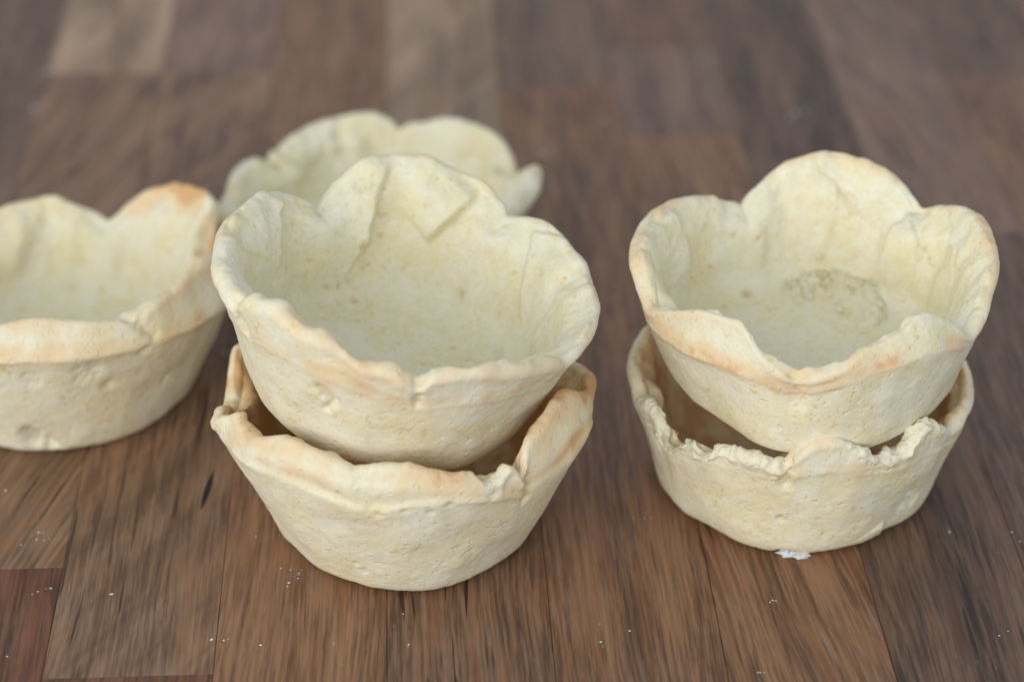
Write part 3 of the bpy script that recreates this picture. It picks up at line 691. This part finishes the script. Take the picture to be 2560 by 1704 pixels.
# ---- right stack, upper cup
rt_, rt_m = make_cup(
    'flower_pastry_cup', 'pastry cup with a round back petal and torn flakes inside, topping the right stack', (.0525, -.0463, .0225), (1.5, -.5),
    base=((0, 25.2), (90, 25.0), (173, 25.0), (191, 24.8), (216, 24.6), (229, 24.6), (240, 26.3), (248, 28.0), (256, 29.0), (264, 28.6), (275, 27.8), (288, 27.4), (301, 26.8), (320, 26.0), (336, 25.6)),
    ridge=((0, 30.2, 19.5), (20, 30.6, 20), (44, 29.2, 16), (75, 30.2, 20), (100, 29.4, 17), (111, 28.4, 13), (135, 30.0, 18), (165, 30.6, 18.5), (190, 30.2, 16), (204, 29.8, 15.6), (224, 29.6, 16.5), (240, 29.6, 16.8), (250, 29.6, 16.4), (258, 29.3, 14.2), (266, 29.6, 16.2), (287, 30.1, 19.6), (304, 30.6, 20.8), (319, 30.2, 18), (330, 29.8, 16), (345, 30.2, 18)),
    tip=((3, 31.6, 25.1), (10, 31.8, 26), (17, 31.8, 26.2), (24, 31.5, 25.4), (30, 31.1, 24.1), (36, 30.7, 22.9), (41, 30.4, 21.4), (43.5, 30.2, 20.9), (46, 30.4, 21.8), (52, 31, 23.8), (59, 31.4, 25.4), (67, 31.7, 26.6), (75, 31.8, 26.9), (81, 31.9, 27), (88, 31.6, 26.2), (95, 31.2, 24.6), (103, 30.4, 21.8), (109, 29.6, 18.9), (111, 29.2, 17.4), (117, 29.7, 19.4), (123, 30.2, 21),
         (130, 30.5, 22.3), (139, 30.9, 23.5), (147, 31.1, 24.1), (160, 31.3, 24.3), (172, 31.6, 24.6), (182, 31.8, 23.8), (190, 31.0, 20.8), (196, 30.2, 18.6), (200, 29.9, 19.4), (208, 28.8, 21.3), (219, 27.4, 23.5), (229, 26.8, 24.5), (237, 26.8, 24.6), (241.5, 27.7, 23.1), (247, 29.0, 20.7), (252, 29.8, 19.4), (256, 30.0, 18.4), (259, 29.9, 17.7), (263, 30.0, 18.4), (270, 29.9, 19.4), (281, 28.1, 22.5), (286, 27.7, 23.2), (296, 27.0, 24.2), (301, 26.3, 25.4), (307, 26.3, 25.4),
         (312, 27.0, 24.0), (318, 28.5, 21.7), (322, 29.8, 19.0), (326, 30.1, 18.6), (331, 30.4, 20.0), (340, 30.9, 22.2), (352, 31.4, 24.2)),
    notches=(43.5, 111, 196, 259, 323), seed=41,
    toast=((0, .6), (20, .55), (43, .25), (60, .45), (85, .55), (111, .2), (140, .5), (170, .5), (192, .35), (205, .12), (230, .08), (245, .25), (258, .35), (275, .3), (290, .12), (310, .12), (323, .2), (340, .5)), toast_w=5.5,
    toast_r=((0, .3), (90, .2), (160, .3), (190, .3), (205, .45), (240, .65), (258, .5), (275, .6), (300, .5), (318, .4), (330, .3)), soft=((0, .5), (190, .4), (205, .25), (240, .3), (258, .6), (275, .35), (310, .25), (330, .5)), lip=((0, .2), (180, .2), (205, .7), (250, .6), (258, .3), (270, .6), (310, .7), (325, .2)),
    torn=((0, 0), (235, 0), (240, .3), (246, .2), (252, 0)),
    tip_t=((0, 3.4), (43, 2.6), (75, 2.4), (111, 2.6), (160, 3.8), (192, 3.0), (205, 1.9), (240, 1.8), (259, 2.8), (275, 2.0), (305, 1.9), (323, 2.6), (345, 3.4)), smooth_tip=0.8, group='flower pastry cups on the worktop',
    feats=(('groove', ((83.9, 28.1, 27.3), (82.1, 27.6, 25.2), (75.9, 27.1, 23.6), (72.8, 26.6, 21.6), (68.4, 26.2, 20.4), (67.6, 25.5, 18)), .3, .45, True),
           ('groove', ((72.8, 26.6, 21.6), (68.4, 26.2, 20.4), (67.6, 25.5, 18)), .7, .8, True),
           ('pit', (60.8, 25.6, 16.6), 4.0, 1.3), ('pit', (72.8, 24.4, 13.6), 3.6, .9), ('fold', ((68, 25.8, 18.6), (64.9, 26.2, 20.3), (58.7, 26.4, 21), (53.3, 26.2, 20.5), (49.2, 25.8, 18.9)), 1, .8, 3.0, True),
           ('fold', ((147.4, 27.6, 25), (147.4, 27.2, 23.8), (147.5, 26.4, 20.9), (146.7, 25.4, 17.5), (147.8, 24.3, 13.5), (149.5, 23.5, 10.5), (150.3, 22.3, 6.4)), 1, 1.9, 8.0, True),
           ('rough', (158, 25.4, 19), 2.6, 1.0), ('rough', (160, 24.6, 16), 2.8, 1.0), ('rough', (155, 23.6, 11.5), 2.4, .7),
           ('fold', ((42, 26.9, 22.6), (44.2, 26.4, 21.2), (47, 25.7, 18.6), (46.2, 24.8, 15.5), (47.7, 24.1, 12.7), (47.8, 23, 8.9), (48, 22.3, 6.6), (46.9, 21, 4.5)), -1, 1.9, 8.0, True),
           ('rough', (42, 25.6, 19), 2.0, .5), ('groove', ((13.1, 26.1, 20.1), (10.4, 25.7, 18.5), (8.5, 25.2, 16.9)), 1.0, .6, True),
           ('ledge', ((91, 18.6, 4.5), (84, 20.4, 5), (76, 21, 6), (68, 21.2, 6.5), (60, 21, 5.5), (52, 21.4, 5.5)), 2.8, 1.9), ('ledge', ((48, 21, 5), (42, 18.4, 4.6), (35, 15.6, 4.6)), 2.2, 1.5),
           ('pit', (118.2, 20.1, 4.4), .85, .9), ('pit', (119, 24.7, 15), .9, .5), ('pit', (96.9, 26.5, 21.5), 1.3, .5), ('pit', (109.4, 24.4, 13.8), .5, .4), ('pit', (135.7, 19.6, 4.5), .6, .3),
           
           ('groove', ((258.8, 29.8, 18), (259.4, 29.4, 15.5), (260, 29, 12.5)), .7, 1.4, False),
           ('flour', (330, 29, 13), 1.4, .6, False)))
FL = ((90, 15.6, 4.5), (83, 17.0, 4.5), (66, 16.5, 4.5), (59.7, 14.1, 4.5), (53.4, 14.1, 4.5), (72, 18.0, 4.6), (30, 15.0, 4.6), (80.5, 22.6, 9.5))
FR = np.random.default_rng(5)
for i, q in enumerate(FL):
    flake('dough_flake', rt_, rt_m, cyl(*q) + np.array([0, 0, .35]), FR.uniform(.5, .95), 300 + i, FR.uniform(.5, .8))

# ---- single cup on the left, cut by the frame
lf, lf_m = make_cup(
    'flower_pastry_cup', 'single pastry cup with an orange baked petal, cut by the left picture edge', (-.0875, -.0134, 0), (0, 0),
    base=((0, 26.6), (90, 26.6), (180, 26.8), (253, 27.4), (270, 28.4), (290, 27.6), (312, 27.6), (332, 26.9)),
    ridge=((0, 35.3, 22), (20, 35.0, 21), (32, 33.2, 17), (50, 35.2, 22), (80, 31.6, 13.5), (110, 34.0, 18), (145, 32, 15), (180, 35, 21), (215, 34, 20), (240, 37, 26), (266, 37.2, 27), (287, 37.0, 26.8), (298, 36.7, 26.1), (309, 36.4, 25.4), (320, 36.3, 25), (333, 36.0, 24), (345, 36.0, 23.6)),
    tip=((31, 33.8, 19), (33, 34.6, 21), (35, 35.6, 23.5), (36, 36.8, 27), (43, 37.4, 27.7), (50, 37.2, 27.2), (58, 36.9, 26.4), (63, 36.3, 24.9), (70, 35.1, 22.2), (75, 33.9, 19.4), (80, 32.8, 16.7), (86, 33.6, 18.5), (93, 34.3, 20.3), (100, 34.9, 21.7), (111, 35, 21.9), (117, 34.8, 21.5), (130, 34.4, 20.5), (145, 33, 17), (160, 35, 23), (185, 36, 26), (205, 35, 24), (215, 34, 20), (228, 34, 27), (245, 33, 31), (266, 33.0, 31.9), (273, 32.4, 32.7), (281, 32.4, 32.7), (289, 33.0, 31.9), (297, 33.6, 31.0), (303, 34.2, 30.3),
         (309, 34.0, 31.0), (316, 33.3, 31.6), (323, 33.0, 32.2), (330, 32.6, 32.8), (341, 32.5, 33.0), (349, 33.3, 31.6), (355, 34.4, 29.4), (2, 35.4, 26.5), (12, 35.4, 23.5), (22, 34.8, 20.5), (27, 34.0, 18.8)),
    notches=(29, 80, 145, 215, 304), seed=53, nt=520, n_out=84, n_in=90,
    toast=((0, .55), (20, .5), (29, .9), (36, 1.7), (46, 1.6), (56, 1.2), (66, .6), (80, .15), (110, .25), (180, .4), (250, .3), (280, .3), (300, .2), (320, .45), (340, .75), (352, .75)), toast_w=6.5, toast_in=9.5,
    toast_r=((0, .3), (180, .2), (260, .45), (300, .35), (330, .5)), soft=((0, .2), (60, .4), (200, .3), (250, .05), (345, .1)), lip=((0, .3), (60, .2), (200, .3), (250, .9), (300, .8), (308, .4), (318, .9), (345, .7)),
    tip_t=((0, 3.6), (40, 2.6), (80, 2.6), (110, 2.8), (200, 3.0), (270, 2.6), (330, 2.8)), smooth_tip=0.8, group='flower pastry cups on the worktop',
    feats=(('groove', ((101.6, 30.2, 19.5), (104.7, 28.9, 16.4), (108.7, 27.8, 13.7), (112.5, 26.3, 10.4), (115.4, 25.4, 8)), 1.3, 1.8, True), ('rough', (104, 29, 17), 3.0, 1.0), ('rough', (111, 27, 12.5), 3.0, 1.0), ('bump', (115, 28, 14), 4.0, 1.2), ('pit', (124, 25.4, 8.0), 3.0, 1.5),
           ('pit', (93.6, 24.4, 5.8), 1.5, .6), ('pit', (78.4, 23.9, 5), .8, .5), ('pit', (54.5, 31.9, 23.7), 1.5, 1.2),
           ('groove', ((268.2, 29, 7.0), (269.5, 27.6, 4.0), (273.3, 27.6, 3.2), (275.5, 27.3, 1.8)), 2.8, 1.1, False), ('rough', (271, 28.3, 4.0), 3.8, .7, False),
           ('pit', (296.2, 33.1, 17.4), 1.2, .7, False), ('pit', (306.6, 35.8, 23.8), 1.0, .8, False), ('pit', (318.2, 31.3, 13), 1.0, .6, False), ('rough', (290.1, 35, 21.9), 3.2, .6, False), ('rough', (273.2, 34.8, 21.5), 2.0, .4, False),
           ('groove', ((304, 34.4, 30.5), (308, 35.8, 28), (310, 36.4, 26)), .8, .9, False)))

# ---- single cup at the back
bk, bk_m = make_cup(
    'flower_pastry_cup', 'blurred pale pastry cup standing behind the centre stack', (-.0288, .026, 0), (0, 0),
    base=((0, 25.0), (180, 25.0)),
    ridge=tuple((a, 24.6 + .40 * hh, hh) for a, hh in ((0, 18), (50, 17.5), (81, 13.5), (105, 17), (140, 12), (155, 14), (180, 15), (250, 20), (300, 20))),
    tip=((5, 34.8, 24.0), (12, 33.4, 21), (19, 32.0, 17.6), (22, 32.2, 18.6), (26, 32.6, 20.4), (32, 33.2, 21.8), (42, 33.6, 22.7), (51, 33.6, 22.8), (61, 33.4, 22.3), (70, 33, 21.2), (77, 32.4, 19.9), (81.5, 31.7, 18.0), (83, 32.1, 18.9), (86, 32.7, 20.6), (91, 33.2, 21.7), (99, 33.4, 22.2), (106, 33.3, 21.9), (114, 33.1, 21.4), (120, 32.7, 20.6), (128, 32.2, 19.3), (135, 31.6, 17.4), (138, 31.2, 15.8), (141, 30.8, 14.4), (145, 31.0, 16.6), (151, 31.6, 19.2), (160, 31.4, 19.6), (170, 29.8, 20.4), (180, 29.0, 20.6), (190, 32, 19), (215, 31, 22), (240, 30, 24), (262, 31, 23), (268, 32, 21), (275, 31, 23), (300, 30, 24.5), (322, 32, 22), (335, 34, 24), (350, 35.4, 25.2)),
    notches=(20, 81.5, 140, 205, 268, 322), seed=67, nt=440, n_out=70, n_in=76,
    toast=((0, .25), (40, .1), (90, .15), (140, .2), (180, .2), (270, .4)), toast_w=5.0,
    tip_t=((0, 3.4), (40, 2.8), (90, 2.8), (150, 3.8), (270, 3.2)), smooth_tip=0.9, group='flower pastry cups on the worktop',
    feats=(('pit', (119, 26.4, 13.5), 3.2, 3.0), ('pit', (106.4, 26.8, 15.8), 1.8, 1.8), ('pit', (107, 28.5, 19.8), 1.5, 1.5), ('pit', (43.6, 28.1, 18.2), 3.0, 2.2), ('bump', (100.5, 27.3, 17), 2.0, 1.4), ('bump', (106, 25.6, 12.2), 1.6, 1.2),
           ('rough', (108, 27.5, 17), 3.5, .8), ('fold', ((137, 30, 20), (136, 28.5, 17), (134, 27, 13), (135, 26, 9)), 1, 2.4, 7.0, True)))

# ------------------------------------------------------------------ flour clump at the foot of the right stack
def clump(parent, c, sx, sy, sz, seed, name='flour_clump'):
    nu, nv = 36, 18
    ph = np.linspace(0, math.pi, nv + 1); t = np.arange(nu) * 2 * math.pi / nu
    v = np.stack([np.outer(np.sin(ph), np.cos(t)), np.outer(np.sin(ph), np.sin(t)), np.outer(np.cos(ph), np.ones(nu))], 2).reshape(-1, 3)
    v = v * (1 + 0.55 * fbm(v + seed, .55, seed, 4))[:, None] * np.array([sx, sy, sz]) + np.array(c)
    v[:, 2] = np.maximum(v[:, 2], 0.02)
    fs = [(i * nu + j, (i + 1) * nu + j, (i + 1) * nu + (j + 1) % nu, i * nu + (j + 1) % nu) for i in range(nv) for j in range(nu)]
    return mesh_obj(name, v * MM, fs, FLOUR, parent)
clump(rb, cyl(264.0, 25.5, .5), 2.4, .9, .8, 3)
clump(rb, cyl(267.0, 26.2, .3), 1.3, .6, .5, 8)
clump(rb, cyl(262.5, 26.3, 2.4), 1.2, .4, .9, 12)

# ------------------------------------------------------------------ specks of flour and crumbs scattered on the wood
def specks():
    rng = np.random.default_rng(77)
    pts = [(14, 1226, .5), (97, 1330, .32), (92, 1348, .38), (127, 1470, .42), (280, 1485, .5), (530, 1598, .5), (560, 1600, .3), (652, 1612, .4), (703, 1420, .35), (722, 1456, .45), (748, 1432, .3), (745, 1445, .25),
           (1008, 1534, .35), (1022, 1610, .3), (1502, 1604, .4), (1574, 1576, .3), (1932, 1500, .35), (2374, 1328, .3), (2498, 1588, .3), (2530, 1330, .3), (1355, 387, 1.0), (1990, 285, .9), (1360, 380, .6), (1515, 305, .6), (120, 178, .9), (85, 270, .7), (1612, 1295, .25),
           (18, 1640, .35), (640, 1340, .3), (1900, 1680, .3), (560, 880, .5), (1660, 1080, .3)]
    F_ = 5800.0
    cp = np.array(cam.location); fw = np.array([0, math.cos(PITCH), -math.sin(PITCH)]); up = np.array([0, math.sin(PITCH), math.cos(PITCH)])
    V = []; FS = []
    base = np.array([(1, 0, 0), (-1, 0, 0), (0, 1, 0), (0, -1, 0), (0, 0, 1), (0, 0, -.3), (.7, .7, .3), (-.7, .6, .4), (.6, -.7, .4), (-.7, -.7, .3)])
    tri = [(4, 0, 6), (4, 6, 2), (4, 2, 7), (4, 7, 1), (4, 1, 9), (4, 9, 3), (4, 3, 8), (4, 8, 0), (5, 6, 0), (5, 2, 6), (5, 7, 2), (5, 1, 7), (5, 9, 1), (5, 3, 9), (5, 8, 3), (5, 0, 8)]
    allp = []
    for x, y, s in pts:
        dv = fw + np.array([1, 0, 0]) * (x - 1280) / F_ - up * (y - 852) / F_
        q = cp + dv * (-cp[2] / dv[2]); allp.append((q[0] / MM, q[1] / MM, s * .7))
        for _ in range(rng.integers(0, 4)): allp.append((q[0] / MM + rng.normal(0, 1.3), q[1] / MM + rng.normal(0, 1.3), s * rng.uniform(.25, .6)))
    for _ in range(45):
        allp.append((rng.uniform(-110, 110), rng.uniform(-105, 150), rng.uniform(.04, .09)))
    for x, y, s in allp:
        b = base * (1 + rng.uniform(-.35, .35, (10, 1))) * np.array([s, s * rng.uniform(.5, 1), s * .5])
        a = rng.uniform(0, 6.28); ca, sa = math.cos(a), math.sin(a)
        b = np.stack([b[:, 0] * ca - b[:, 1] * sa + x, b[:, 0] * sa + b[:, 1] * ca + y, b[:, 2] + s * .12], 1)
        n0 = len(V); V += [tuple(q * MM) for q in b]; FS += [tuple(n0 + i for i in t) for t in tri]
    o = mesh_obj('flour_specks', V, FS, FLOUR)
    tag(o, 'tiny white specks of flour scattered over the brown wood', 'flour', kind='stuff')
specks()
for o in list(bpy.data.objects):
    if '_mat' in o: del o['_mat']
